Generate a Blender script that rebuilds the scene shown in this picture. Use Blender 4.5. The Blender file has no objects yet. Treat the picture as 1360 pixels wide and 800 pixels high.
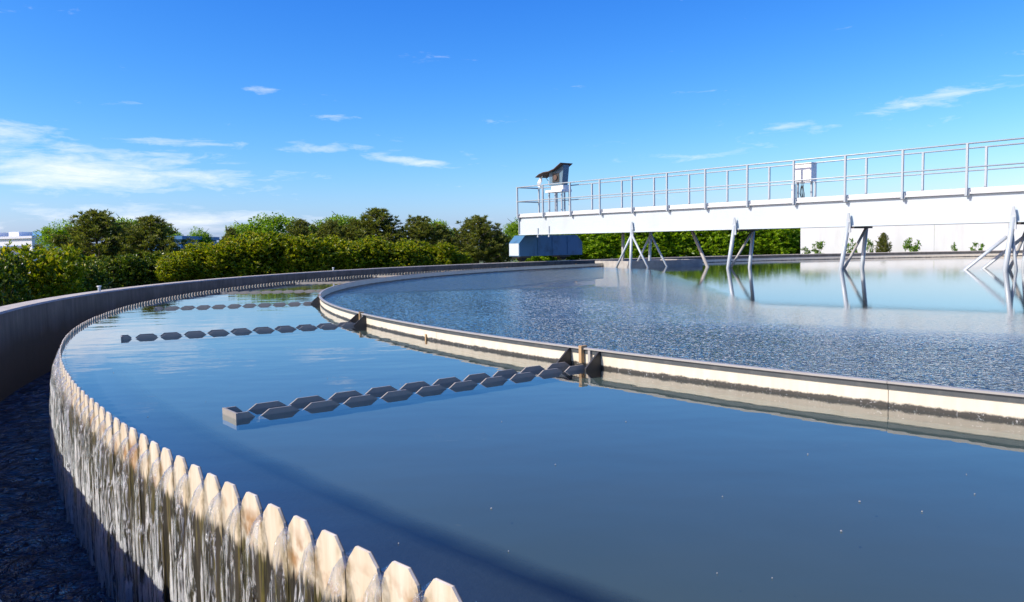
import bpy, bmesh, math, random
import numpy as np
from mathutils import Vector, Matrix

# ------------------------------------------------------------------ camera
sc = bpy.context.scene
col = sc.collection
F_PX, PITCH, ROLL = 1082.77, 0.065, -0.0209
CAM_H = 0.75
cam = bpy.data.cameras.new('camera'); cam_o = bpy.data.objects.new('camera', cam); col.objects.link(cam_o)
cam.sensor_fit = 'HORIZONTAL'; cam.sensor_width = 36.0; cam.lens = F_PX / 1360 * 36
cam.clip_start = 0.02; cam.clip_end = 20000
cp, sp = math.cos(PITCH), math.sin(PITCH); cr, sr = math.cos(ROLL), math.sin(ROLL)
r0, u0, f0 = Vector((1, 0, 0)), Vector((0, sp, cp)), Vector((0, cp, -sp))
R_ = r0 * cr + u0 * sr; U_ = u0 * cr - r0 * sr
M = Matrix((R_, U_, -f0)).transposed().to_4x4(); M.translation = (0, 0, CAM_H)
cam_o.matrix_world = M
sc.camera = cam_o

# ------------------------------------------------------------------ light
SUN_AZ, SUN_EL = math.radians(200), math.radians(40)
sun_dir = Vector((math.cos(SUN_EL) * math.cos(SUN_AZ), math.cos(SUN_EL) * math.sin(SUN_AZ), math.sin(SUN_EL)))
sl = bpy.data.lights.new('sun', 'SUN'); so = bpy.data.objects.new('sun', sl); col.objects.link(so)
sl.energy = 4.6; sl.angle = math.radians(0.5); sl.color = (1.0, 0.93, 0.83)
so.rotation_euler = sun_dir.to_track_quat('Z', 'Y').to_euler()
so.location = (-30, -10, 40)

world = bpy.data.worlds.new('World'); sc.world = world; world.use_nodes = True
wn = world.node_tree.nodes; wl = world.node_tree.links; wn.clear()
def W(t, **k):
    n = wn.new(t)
    for a, b in k.items(): setattr(n, a, b)
    return n
def wmath(op, a, b=None, clamp=False):
    n = W('ShaderNodeMath', operation=op); n.use_clamp = clamp
    for i, v in enumerate((a, b)):
        if v is None: continue
        if isinstance(v, (int, float)): n.inputs[i].default_value = v
        else: wl.new(v, n.inputs[i])
    return n.outputs[0]
sky = W('ShaderNodeTexSky', sky_type='NISHITA', sun_disc=False)
sky.sun_elevation = SUN_EL; sky.sun_rotation = math.atan2(sun_dir.x, sun_dir.y)
sky.air_density = 1.0; sky.dust_density = 0.9; sky.ozone_density = 2.2; sky.altitude = 100
# deepen the blue of the whole sky evenly (a polarised, saturated photograph)
sep = W('ShaderNodeSeparateColor'); wl.new(sky.outputs[0], sep.inputs[0]); tint = W('ShaderNodeCombineColor')
for i, (pre, hz, ex, top_) in enumerate(((0.62, 2.75, 2.35, 3.35), (0.98, 5.9, 1.52, 6.3), (1.30, 8.5, 0.78, 8.5))):
    wl.new(wmath('MULTIPLY', wmath('POWER', wmath('MULTIPLY', sep.outputs[i], pre / hz), ex), top_), tint.inputs[i])
tc = W('ShaderNodeTexCoord'); sx = W('ShaderNodeSeparateXYZ'); wl.new(tc.outputs['Generated'], sx.inputs[0])
az = wmath('ARCTAN2', sx.outputs[0], sx.outputs[1]); el = wmath('ARCSINE', sx.outputs[2])
def streak(sa, se, off, detail, rough=0.6, dist=0.6):
    cv = W('ShaderNodeCombineXYZ')
    wl.new(wmath('MULTIPLY', az, sa), cv.inputs[0]); wl.new(wmath('MULTIPLY', el, se), cv.inputs[1]); cv.inputs[2].default_value = off
    n = W('ShaderNodeTexNoise'); n.inputs['Scale'].default_value = 1; n.inputs['Detail'].default_value = detail
    n.inputs['Roughness'].default_value = rough; n.inputs['Distortion'].default_value = dist
    wl.new(cv.outputs[0], n.inputs['Vector']); return n.outputs['Fac']
n1 = streak(7, 42, 3.1, 8); n2 = streak(22, 95, 7.7, 7, 0.68, 0.5)
nn = wmath('ADD', wmath('MULTIPLY', n1, 0.55), wmath('MULTIPLY', n2, 0.45))
nn = wmath('ADD', wmath('MULTIPLY', wmath('SUBTRACT', nn, 0.5), 2.4), 0.43)
# where cloud banks lie, in degrees of azimuth and elevation: az, el, width, height, weight, slope
banks = [(-28, 5.6, 13, 1.9, .54, -.05), (-33, 7.6, 8, 1.0, .40, -.03), (-15.5, 5.0, 6, 1.0, .26, -.05), (-25, 3.0, 12, .55, .26, 0), (-20, 2.0, 12, 1.2, .40, 0),
         (-34.5, 1.7, 4, 1.0, .5, 0), (-30, 2.9, 2.4, .5, .34, -.1), (-34.5, 8.4, 2.6, .35, .42, 0), (-22.5, 7.2, 5.5, .42, .42, -.01), (-13.5, 6.9, 5, .4, .38, .02),
         (-11.3, 9.0, 2.6, .30, .46, -.02), (-16.3, 10.7, 1.6, .25, .34, 0), (-7.0, 6.1, 4.2, .40, .44, -.1), (-23, 9.4, 3.4, .3, .22, 0),
         (20.5, 7.4, 4.8, .65, .34, .0), (26, 8.3, 7.0, .55, .30, .12), (14, 6.2, 5, .5, .22, .05), (32, 10.6, 3.5, .5, .24, .1), (60, 6, 16, 1.5, .3, 0), (-70, 7, 18, 2, .3, 0), (150, 6, 30, 2, .3, 0)]
acc = None
for a, e, wa, we, wt, slp in banks:
    da = wmath('SUBTRACT', az, math.radians(a))
    de = wmath('SUBTRACT', wmath('SUBTRACT', el, math.radians(e)), wmath('MULTIPLY', da, slp))
    q = wmath('ADD', wmath('POWER', wmath('ABSOLUTE', wmath('DIVIDE', da, math.radians(wa))), 2), wmath('POWER', wmath('ABSOLUTE', wmath('DIVIDE', de, math.radians(we))), 2))
    g = wmath('MULTIPLY', wmath('EXPONENT', wmath('MULTIPLY', q, -1)), wt * 1.28)
    acc = g if acc is None else wmath('MAXIMUM', acc, g)
cov = wmath('ADD', nn, acc)
mr = W('ShaderNodeMapRange'); wl.new(cov, mr.inputs[0]); mr.inputs[1].default_value = 0.70; mr.inputs[2].default_value = 1.42; mr.inputs[3].default_value = 0; mr.inputs[4].default_value = 0.86
cm = W('ShaderNodeMix', data_type='RGBA'); wl.new(mr.outputs[0], cm.inputs[0]); wl.new(tint.outputs[0], cm.inputs[6]); cm.inputs[7].default_value = (7.4, 7.6, 8.2, 1)
bg = W('ShaderNodeBackground'); wl.new(cm.outputs[2], bg.inputs[0]); bg.inputs[1].default_value = 0.115
wo = W('ShaderNodeOutputWorld'); wl.new(bg.outputs[0], wo.inputs[0])

sc.render.engine = 'CYCLES'
sc.view_settings.view_transform = 'Standard'; sc.view_settings.look = 'None'
sc.view_settings.exposure = 0.38; sc.view_settings.gamma = 1.0; sc.view_settings.use_curve_mapping = False
sc.cycles.transparent_max_bounces = 12

# ------------------------------------------------------------------ constants
S = 0.75
CX, CY = 19.788 * S, 21.5597 * S          # tank centre
RW, RB, RO = 27.7827 * S, 24.2106 * S, 28.803 * S
WALL_TOP = 0.187; WALL_T = 0.30; BAF_TOP = 0.116
RM = 27.40 * S; CH_Z = -0.72; GROUND = -1.5
rnd = random.Random(5); rng = np.random.default_rng(5)

def ray(px, py):
    u = (px - 680) / F_PX; v = (400 - py) / F_PX
    return (f0 + R_ * u + U_ * v)
def at(px, py, Y):                        # point at depth Y metres in front of the standpoint
    d = ray(px, py); d = d / d.y * Y
    return Vector((d.x, Y, CAM_H + d.z))

# ------------------------------------------------------------------ materials
class Mat:
    def __init__(s, name):
        s.m = bpy.data.materials.new(name); s.m.use_nodes = True; s.n = s.m.node_tree.nodes; s.l = s.m.node_tree.links; s.n.clear()
        s.out = s.n.new('ShaderNodeOutputMaterial')
    def node(s, t, ins=None, **k):
        n = s.n.new(t)
        for a, b in k.items(): setattr(n, a, b)
        for a, b in (ins or {}).items(): s.set(n, a, b)
        return n
    def set(s, n, a, b):
        i = n.inputs[a]
        if isinstance(b, bpy.types.NodeSocket): s.l.new(b, i)
        elif isinstance(b, (tuple, list)) and len(b) == 3 and i.type == 'RGBA': i.default_value = (*b, 1)
        else: i.default_value = b
    def coord(s, kind='Object', scale=(1, 1, 1), rot=(0, 0, 0)):
        t = s.node('ShaderNodeTexCoord'); m = s.node('ShaderNodeMapping', {'Vector': t.outputs[kind], 'Scale': scale, 'Rotation': rot}); return m.outputs[0]
    def noise(s, scale, vec=None, detail=4, rough=.6, dist=0):
        n = s.node('ShaderNodeTexNoise', {'Scale': scale, 'Detail': detail, 'Roughness': rough, 'Distortion': dist})
        if vec is not None: s.l.new(vec, n.inputs['Vector'])
        return n.outputs['Fac']
    def ramp(s, fac, stops):
        r = s.node('ShaderNodeValToRGB', {'Fac': fac}); e = r.color_ramp.elements
        while len(e) < len(stops): e.new(.5)
        for i, (p, c) in enumerate(stops): e[i].position = p; e[i].color = (*c, 1) if len(c) == 3 else c
        return r.outputs[0]
    def mix(s, fac, a, b, mode='MIX'):
        n = s.node('ShaderNodeMix', data_type='RGBA', blend_type=mode); s.set(n, 0, fac); s.set(n, 6, a); s.set(n, 7, b); return n.outputs[2]
    def math(s, op, a, b=0.0, clamp=False):
        n = s.node('ShaderNodeMath', {0: a, 1: b}, operation=op); n.use_clamp = clamp; return n.outputs[0]
    def rng(s, v, a, b, c=0, d=1):
        return s.node('ShaderNodeMapRange', {0: v, 1: a, 2: b, 3: c, 4: d}).outputs[0]
    def bump(s, h, strength=.3, dist=.01):
        return s.node('ShaderNodeBump', {'Height': h, 'Strength': strength, 'Distance': dist}).outputs[0]
    def pbr(s, color, rough=.6, normal=None, metal=0, spec=.5):
        p = s.node('ShaderNodeBsdfPrincipled', {'Base Color': color, 'Roughness': rough, 'Metallic': metal, 'Specular IOR Level': spec})
        if normal is not None: s.l.new(normal, p.inputs['Normal'])
        s.l.new(p.outputs[0], s.out.inputs[0]); return p
    def world_z(s):
        g = s.node('ShaderNodeNewGeometry'); x = s.node('ShaderNodeSeparateXYZ', {0: g.outputs['Position']}); return x.outputs
def paint(name, c, rough=.45, dirt=(.25, .22, .17), amt=.35, metal=0, scale=3.0, streak=True):
    m = Mat(name); v = m.coord('Object', (1, 1, .25 if streak else 1))
    f = m.rng(m.noise(scale, v, 6, .65), .5, .78, 0, amt); f2 = m.noise(24, m.coord(), 3)
    c2 = m.mix(f, c, dirt); c3 = m.mix(m.rng(f2, .3, .8, 0, .18), c2, tuple(x * .7 for x in c))
    m.pbr(c3, rough, m.bump(f2, .12, .004), metal); return m.m

def concrete_wall():
    m = Mat('wall_concrete'); v = m.coord('Object'); pos = m.world_z()
    a = m.ramp(m.noise(1.2, v, 8, .7), [(.3, (.065, .066, .064)), (.7, (.145, .14, .13))])
    st = m.rng(m.noise(2.6, m.coord('Object', (3, 3, .14)), 6, .7), .42, .66)
    b = m.mix(m.math('MULTIPLY', st, .75), a, (.05, .05, .045))
    # algae below the old splash line, with an uneven edge
    edge = m.math('ADD', pos[2], m.math('MULTIPLY', m.noise(1.6, m.coord('Object', (1, 1, .3)), 5), .5))
    c = m.mix(m.rng(edge, .0, .32, .95, 0), b, (.032, .03, .017))
    # lighter top, picked by the face normal
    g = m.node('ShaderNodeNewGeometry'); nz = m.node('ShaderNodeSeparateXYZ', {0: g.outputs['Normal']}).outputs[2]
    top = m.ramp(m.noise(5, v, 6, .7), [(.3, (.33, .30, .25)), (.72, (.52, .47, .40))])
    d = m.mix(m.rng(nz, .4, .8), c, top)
    h = m.noise(30, v, 5, .7)
    m.pbr(d, .88, m.bump(h, .35, .012)); return m.m
def plain_concrete(name, lo, hi):
    m = Mat(name); v = m.coord('Object')
    m.pbr(m.ramp(m.noise(4, v, 7, .7), [(.3, lo), (.7, hi)]), .85, m.bump(m.noise(40, v, 4), .3, .01)); return m.m
def tooth_mat():
    m = Mat('weir_plate'); v = m.coord('Object'); oi = m.node('ShaderNodeObjectInfo').outputs['Random']
    off = m.node('ShaderNodeVectorMath', {0: v, 1: m.node('ShaderNodeCombineXYZ', {0: m.math('MULTIPLY', oi, 37), 1: m.math('MULTIPLY', oi, 11)}).outputs[0]}, operation='ADD').outputs[0]
    sx_ = m.node('ShaderNodeSeparateXYZ', {0: v}).outputs
    stv = m.node('ShaderNodeMapping', {'Vector': off, 'Scale': (26, 26, 4)}).outputs[0]
    st = m.noise(1, stv, 5, .6)
    base = m.mix(m.rng(st, .35, .75, 0, .8), (.78, .70, .55), (.60, .45, .27))
    rust = m.mix(m.math('MULTIPLY', m.rng(m.math('ADD', m.noise(7, off, 4), m.math('MULTIPLY', oi, .18)), .62, .74, 0, .8), m.rng(sx_[2], .012, -.04)), base, (.33, .15, .035))
    side = m.math('MULTIPLY', m.rng(m.math('ABSOLUTE', sx_[0]), .028, .07), m.rng(m.noise(30, off, 4), .35, .62))
    rust = m.mix(m.math('MULTIPLY', side, .8), rust, m.mix(m.rng(st, .4, .6), (.34, .23, .10), (.12, .11, .025)))
    zz = m.math('ADD', sx_[2], m.math('MULTIPLY', m.noise(1, m.node('ShaderNodeMapping', {'Vector': off, 'Scale': (48, 48, 5)}).outputs[0], 4), .16))
    moss = m.mix(m.rng(zz, -.06, -.03, .94, 0), rust, m.ramp(m.noise(1, m.node('ShaderNodeMapping', {'Vector': off, 'Scale': (38, 38, 1.6)}).outputs[0], 5, .6), [(.40, (.005, .005, .005)), (.50, (.016, .015, .009)), (.56, (.10, .09, .012)), (.60, (.075, .05, .016)), (.70, (.16, .15, .12))]))
    pool_shade = m.mix(m.math('MULTIPLY', m.rng(sx_[1], .0035, .0015), .9), moss, (.045, .043, .036))      # pool face coloured darker to stand in for its shade
    m.pbr(pool_shade, .42, m.bump(st, .3, .006), spec=.5); return m.m
def weirwall_mat():
    m = Mat('mossy_weir_wall'); v = m.coord('Object')
    s1 = m.noise(16, m.coord('Object', (1, 1, .07)), 6, .65); s2 = m.noise(7, m.coord('Object', (1, 1, .1)), 5, .6)
    a = m.ramp(s1, [(.28, (.012, .012, .009)), (.46, (.10, .10, .03)), (.58, (.16, .15, .10)), (.72, (.28, .27, .24))])
    b = m.mix(m.rng(s2, .52, .66, 0, .75), a, (.085, .08, .010))
    m.pbr(b, .32, m.bump(s1, .6, .02)); return m.m
def stream_mat():
    m = Mat('falling_water'); oi = m.node('ShaderNodeObjectInfo').outputs['Random']; v = m.coord('Object')
    off = m.node('ShaderNodeVectorMath', {0: v, 1: m.node('ShaderNodeCombineXYZ', {0: m.math('MULTIPLY', oi, 53), 2: m.math('MULTIPLY', oi, 9)}).outputs[0]}, operation='ADD').outputs[0]
    st = m.noise(1, m.node('ShaderNodeMapping', {'Vector': off, 'Scale': (90, 90, 1.5)}).outputs[0], 6, .62, .4)
    fine = m.noise(1, m.node('ShaderNodeMapping', {'Vector': off, 'Scale': (130, 130, 8)}).outputs[0], 4, .6, .5)
    z = m.node('ShaderNodeSeparateXYZ', {0: v}).outputs[2]
    k = m.math('ADD', m.math('MULTIPLY', st, .62), m.math('MULTIPLY', fine, .38))
    k = m.math('ADD', k, m.rng(z, -.05, -.6, -.05, .05))
    white = m.rng(k, .475, .56)
    p = m.node('ShaderNodeBsdfPrincipled', {'Base Color': (.82, .84, .86), 'Roughness': .28, 'IOR': 1.33, 'Specular IOR Level': .9})
    m.l.new(m.bump(k, .9, .02), p.inputs['Normal'])
    t = m.node('ShaderNodeBsdfTransparent', {'Color': (.93, .95, .95)}); gl = m.node('ShaderNodeBsdfGlossy', {'Color': (1, 1, 1), 'Roughness': .06})
    m.l.new(m.bump(k, 1.0, .03), gl.inputs['Normal'])
    clear = m.node('ShaderNodeMixShader', {0: m.rng(z, -.14, -.02, .07, .30), 1: t.outputs[0], 2: gl.outputs[0]})
    mx = m.node('ShaderNodeMixShader', {0: m.math('MULTIPLY', white, m.rng(z, -.16, -.02, .78, .25)), 1: clear.outputs[0], 2: p.outputs[0]})
    m.l.new(mx.outputs[0], m.out.inputs[0]); return m.m
def water_mat(name, height, strength, dist, tr=(.80, .88, .90), rough=.0):
    m = Mat(name); nrm = m.bump(height(m), 1.0, dist)
    m.set(nrm.node, 'Strength', strength(m) if callable(strength) else strength)
    inc = m.node('ShaderNodeNewGeometry').outputs['Incoming']      # Schlick reflectance, the same from above and below
    dt = m.node('ShaderNodeVectorMath', {0: nrm, 1: inc}, operation='DOT_PRODUCT').outputs['Value']
    fr = m.math('ADD', m.math('MULTIPLY', m.math('POWER', m.math('SUBTRACT', 1.0, m.math('ABSOLUTE', dt), True), 5), .98), .02, True)
    t = m.node('ShaderNodeBsdfTransparent', {'Color': tr}); g = m.node('ShaderNodeBsdfGlossy', {'Color': (1, 1, 1), 'Roughness': rough, 'Normal': nrm})
    mx = m.node('ShaderNodeMixShader', {0: fr, 1: t.outputs[0], 2: g.outputs[0]}); m.l.new(mx.outputs[0], m.out.inputs[0]); return m.m
def outer_h(m):
    return m.math('ADD', m.noise(1.3, m.coord('Object', (1, 1.6, 1)), 2), m.math('MULTIPLY', m.noise(9, m.coord(), 2), .10))
def inner_h(m):
    return m.math('ADD', m.noise(26, m.coord('Object', (1, 1, 1)), 3, .55, .5), m.math('MULTIPLY', m.noise(7, m.coord(), 2), .5))
def inner_s(m):
    p = m.world_z()
    wob = m.math('MULTIPLY', m.math('SUBTRACT', m.noise(.35, m.coord(), 3), .5), 5)
    y = m.math('ADD', m.math('ADD', p[1], m.math('MULTIPLY', wob, .15)), m.math('MULTIPLY', p[0], .95))
    near = m.math('ADD', m.rng(y, 12.9, 11.9, 0, .06), m.rng(y, 10.0, 8.2, 0, .94))
    left = m.math('MULTIPLY', m.rng(m.math('ADD', m.math('SUBTRACT', p[0], m.math('MULTIPLY', p[1], .09)), m.math('MULTIPLY', wob, .05)), 2.2, -1.4), .9)
    k = m.math('MAXIMUM', near, left)
    return m.math('ADD', m.math('MULTIPLY', k, .95), .012)
def channel_mat():
    m = Mat('channel_water')
    v = m.coord('Object')
    h = m.math('ADD', m.noise(5, v, 4, .55, 1.2), m.math('MULTIPLY', m.noise(15, v, 3, .5, .6), .30))
    n = m.bump(h, 1.0, .12)
    a = m.noise(4, v, 6, .62, 1.4); crest = m.rng(m.math('ABSOLUTE', m.math('SUBTRACT', a, .5)), .0, .03, .32, 0)
    foam = m.math('MULTIPLY', crest, m.rng(m.noise(1.7, v, 3), .42, .62))
    p = m.pbr(m.mix(foam, (.006, .020, .048), (.22, .36, .55)), .06, n); p.inputs['IOR'].default_value = 1.333; return m.m
def leaf_mat(name, stops, trans=.3, rough=.5):
    m = Mat(name); g = m.node('ShaderNodeNewGeometry').outputs['Random Per Island']
    c = m.ramp(g, stops)
    c = m.mix(m.rng(m.noise(.9, m.coord('Object'), 3), .35, .65, 0, .5), c, m.mix(1.0, c, (.55, .62, .6), 'MULTIPLY'))
    p = m.node('ShaderNodeBsdfPrincipled', {'Base Color': c, 'Roughness': rough, 'Specular IOR Level': .3})
    t = m.node('ShaderNodeBsdfTranslucent', {'Color': m.mix(1.0, c, (1.5, 1.6, .5), 'MULTIPLY')})
    mx = m.node('ShaderNodeMixShader', {0: trans, 1: p.outputs[0], 2: t.outputs[0]}); m.l.new(mx.outputs[0], m.out.inputs[0]); return m.m
def baffle_mat():
    m = Mat('cream_baffle'); v = m.coord('Object'); pos = m.world_z()
    c = m.mix(m.rng(m.noise(3, m.coord('Object', (6, 6, .6)), 6, .65), .4, .7, 0, .5), (.66, .60, .47), (.52, .45, .33))
    e = m.math('ADD', pos[2], m.math('MULTIPLY', m.noise(11, v, 6, .75), .045))
    alg = m.mix(m.rng(m.noise(70, v, 4, .7), .60, .68), (.008, .008, .009), (.38, .38, .38))
    c = m.mix(m.rng(e, .036, .046, .95, 0), c, alg)
    m.pbr(c, .5, m.bump(m.noise(50, v, 3), .15, .004)); return m.m

def murk_mat():
    m = Mat('murky_water'); v = m.coord('Object'); p = m.node('ShaderNodeSeparateXYZ', {0: v}).outputs
    c = m.ramp(m.noise(.6, v, 5, .6), [(.3, (.070, .094, .082)), (.7, (.086, .108, .092))])
    rad = m.math('SQRT', m.math('ADD', m.math('POWER', p[0], 2), m.math('POWER', p[1], 2)))
    d = m.node('ShaderNodeBsdfDiffuse', {'Color': c}); t = m.node('ShaderNodeBsdfTransparent')
    c = m.mix(m.rng(rad, RB + .02, RB - .02), c, m.mix(1.0, c, (.36, .42, .50), 'MULTIPLY'))      # murk multiplied darker inside the baffle
    d.inputs['Color'].default_value = (0, 0, 0, 1); m.l.new(c, d.inputs['Color'])
    e = m.math('ADD', rad, m.math('MULTIPLY', m.noise(3, v, 3), .05))
    f = m.rng(e, RM - .08, RM + .03); mx = m.node('ShaderNodeMixShader', {0: f, 1: d.outputs[0], 2: t.outputs[0]}); m.l.new(mx.outputs[0], m.out.inputs[0]); return m.m   # fades to transparent before the weir, over the darker floor
MT = dict(
    wall=concrete_wall(), tooth=tooth_mat(), weirwall=weirwall_mat(), stream=stream_mat(), channel=channel_mat(), baffle=baffle_mat(),
    rim=paint('rim_metal', (.33, .32, .30), .45, amt=.5), black=paint('dark_steel', (.035, .034, .032), .5, (.09, .05, .03), .5),
    rim_shade=paint('rim_shade_paint', (.055, .065, .070), .5, (.16, .16, .15), .5, scale=12), rust=paint('rusty_clamp', (.42, .27, .13), .7),
    trough=paint('trough_plate', (.29, .26, .22), .5, (.10, .09, .06), .6, scale=9), trough_in=paint('trough_inside', (.05, .05, .045), .6),
    white=paint('white_paint', (.50, .575, .615), .45, (.38, .36, .31), .4, scale=1.2), flange=paint('flange_paint', (.58, .60, .61), .4, amt=.25),
    galv=paint('galvanised', (.40, .45, .48), .42, (.26, .25, .23), .4, .1), carriage=paint('shaded_carriage_paint', (.05, .155, .27), .5, (.012, .045, .08), .9, scale=2.2, streak=False),
    tyre=paint('black_rubber', (.02, .02, .02), .8), cabinet=paint('cabinet_white', (.78, .78, .77), .4, amt=.15),
    hood=paint('rusty_hood', (.11, .065, .05), .7, (.07, .05, .04), .5), panelblue=paint('panel_blue', (.10, .19, .27), .5, (.15, .13, .08), .6),
    plastic=paint('torn_plastic', (.8, .8, .8), .5), scum=plain_concrete('scum_box', (.26, .25, .23), (.42, .40, .36)),
    wallwhite=paint('white_wall', (.70, .71, .70), .8, (.50, .49, .45), .45, scale=.8), bldg=paint('building_white', (.78, .79, .80), .7, amt=.15),
    bldgblue=paint('building_blue', (.09, .26, .48), .6, amt=.1), roofw=paint('roof_white', (.72, .74, .77), .5, amt=.1), glass=paint('dark_glass', (.08, .16, .24), .08, amt=.05),
    murk=murk_mat(), deep=plain_concrete('dark_floor', (.010, .020, .032), (.018, .030, .042)),
    floor=plain_concrete('channel_floor', (.03, .03, .03), (.06, .06, .06)),
    bark=paint('bark', (.10, .075, .055), .9, (.04, .03, .02), .6), twig=paint('twig', (.075, .06, .035), .9),
    laurel=leaf_mat('laurel_leaf', [(0, (.055, .10, .006)), (.35, (.17, .235, .008)), (.7, (.33, .35, .012)), (1, (.42, .33, .03))], .40, .38),
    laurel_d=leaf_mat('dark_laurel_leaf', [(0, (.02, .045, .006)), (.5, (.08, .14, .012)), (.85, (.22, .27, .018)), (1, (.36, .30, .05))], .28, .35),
    laurel_b=leaf_mat('fresh_laurel_leaf', [(0, (.09, .18, .006)), (.5, (.22, .36, .010)), (1, (.36, .46, .02))], .42, .4),
    pine=leaf_mat('pine_needle', [(0, (.05, .075, .012)), (.5, (.15, .175, .03)), (1, (.30, .29, .055))], .32, .5),
    bright=leaf_mat('spring_leaf', [(0, (.09, .18, .006)), (.5, (.19, .32, .010)), (1, (.32, .42, .02))], .45, .5),
    weed=leaf_mat('weed_leaf', [(0, (.07, .15, .02)), (1, (.20, .32, .05))], .3, .5),
)
MT['outer'] = water_mat('outer_water', outer_h, .055, .05)
MT['inner'] = water_mat('inner_water', inner_h, inner_s, .021)
def ground_mat():
    m = Mat('ground'); v = m.coord('Object')
    c = m.ramp(m.noise(.05, v, 6, .7), [(.3, (.045, .075, .018)), (.7, (.10, .12, .04))])
    m.pbr(c, .95, m.bump(m.noise(3, v, 4), .5, .1)); return m.m
MT['ground'] = ground_mat()
def hill_mat():
    m = Mat('far_hills'); m.pbr(m.ramp(m.noise(.02, m.coord(), 4), [(.3, (.04, .07, .06)), (.7, (.07, .11, .09))]), .95); return m.m
MT['hill'] = hill_mat()

# ------------------------------------------------------------------ mesh helpers
class MB:
    def __init__(s): s.v = []; s.f = []
    def add(s, vs, fs):
        o = len(s.v); s.v += [tuple(v) for v in vs]; s.f += [tuple(i + o for i in f) for f in fs]; return s
    def box(s, x0, x1, y0, y1, z0, z1, M=None, c=0.0):
        if c > 0:     # bevel-like chamfer on the vertical profile (octagonal prism along x)
            pr = [(y0 + c, z0), (y1 - c, z0), (y1, z0 + c), (y1, z1 - c), (y1 - c, z1), (y0 + c, z1), (y0, z1 - c), (y0, z0 + c)]
            return s.prism([(x0, a, b) for a, b in pr], (x1 - x0, 0, 0), M)
        vs = [Vector(p) for p in ((x0, y0, z0), (x1, y0, z0), (x1, y1, z0), (x0, y1, z0), (x0, y0, z1), (x1, y0, z1), (x1, y1, z1), (x0, y1, z1))]
        if M: vs = [M @ v for v in vs]
        return s.add(vs, [(0, 3, 2, 1), (4, 5, 6, 7), (0, 1, 5, 4), (1, 2, 6, 5), (2, 3, 7, 6), (3, 0, 4, 7)])
    def prism(s, poly, ext, M=None):
        a = [Vector(p) for p in poly]; b = [p + Vector(ext) for p in a]; n = len(a)
        vs = a + b
        if M: vs = [M @ v for v in vs]
        return s.add(vs, [tuple(range(n))[::-1], tuple(range(n, 2 * n))] + [(i, (i + 1) % n, n + (i + 1) % n, n + i) for i in range(n)])
    def tube(s, pts, rad, n=8, cap=True):
        pts = [Vector(p) for p in pts]; rad = rad if isinstance(rad, (list, tuple)) else [rad] * len(pts)
        vs = []; fs = []
        for i, p in enumerate(pts):
            t = (pts[min(i + 1, len(pts) - 1)] - pts[max(i - 1, 0)]).normalized()
            a = t.orthogonal().normalized() if abs(t.z) < .99 else Vector((1, 0, 0)); b = t.cross(a).normalized(); a = b.cross(t)
            vs += [p + (a * math.cos(2 * math.pi * k / n) + b * math.sin(2 * math.pi * k / n)) * rad[i] for k in range(n)]
        for i in range(len(pts) - 1):
            for k in range(n): fs.append((i * n + k, i * n + (k + 1) % n, (i + 1) * n + (k + 1) % n, (i + 1) * n + k))
        if cap: fs += [tuple(range(n))[::-1], tuple(range((len(pts) - 1) * n, len(pts) * n))]
        return s.add(vs, fs)
    def mesh(s, name, mat, smooth=False):
        me = bpy.data.meshes.new(name); me.from_pydata(s.v, [], s.f); me.materials.append(mat)
        bm = bmesh.new(); bm.from_mesh(me); bmesh.ops.recalc_face_normals(bm, faces=bm.faces); bm.to_mesh(me); bm.free()
        if smooth: me.polygons.foreach_set('use_smooth', [True] * len(me.polygons))
        return me
    def sheet(s, name, mat, kind='structure'):      # open horizontal sheet, all faces looking up
        o = s.build(name, mat, None, True); me = o.data
        if sum(p.normal.z for p in me.polygons) < 0: me.flip_normals()
        o.location = CEN; return tag(o, kind=kind)
    def build(s, name, mat, parent=None, smooth=False): return link(name, s.mesh(name, mat, smooth), parent)
def link(name, me, parent=None):
    o = bpy.data.objects.new(name, me); col.objects.link(o)
    if parent: o.parent = parent
    return o
def tag(o, label=None, cat=None, group=None, kind=None):
    if label: o['label'] = label
    if cat: o['category'] = cat
    if group: o['group'] = group
    if kind: o['kind'] = kind
    return o
def empty(name, loc=(0, 0, 0), rot=(0, 0, 0)):
    o = bpy.data.objects.new(name, None); col.objects.link(o); o.location = loc; o.rotation_euler = rot; o.empty_display_size = .1; return o
def ring(prof, a0=0, a1=360, n=480, closed=True):
    """sweep a closed (r,z) profile round the tank centre (centre = local origin)"""
    mb = MB(); full = abs(a1 - a0) >= 359.99; m = n if full else n + 1; k = len(prof)
    for i in range(m):
        a = math.radians(a0 + (a1 - a0) * i / n)
        mb.v += [(r * math.cos(a), r * math.sin(a), z) for r, z in prof]
    for i in range(n):
        j = (i + 1) % m
        for q in range(k if closed else k - 1):
            p = (q + 1) % k; mb.f.append((i * k + q, i * k + p, j * k + p, j * k + q))
    if not full and closed: mb.f += [tuple(range(k)), tuple(range((m - 1) * k, m * k))[::-1]]
    return mb
CEN = (CX, CY, 0)
ORD = ['first', 'second', 'third', 'fourth', 'fifth', 'sixth', 'seventh', 'eighth', 'ninth', 'tenth', 'eleventh', 'twelfth', 'thirteenth', 'fourteenth', 'fifteenth', 'sixteenth', 'seventeenth', 'eighteenth', 'nineteenth', 'twentieth']

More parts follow.
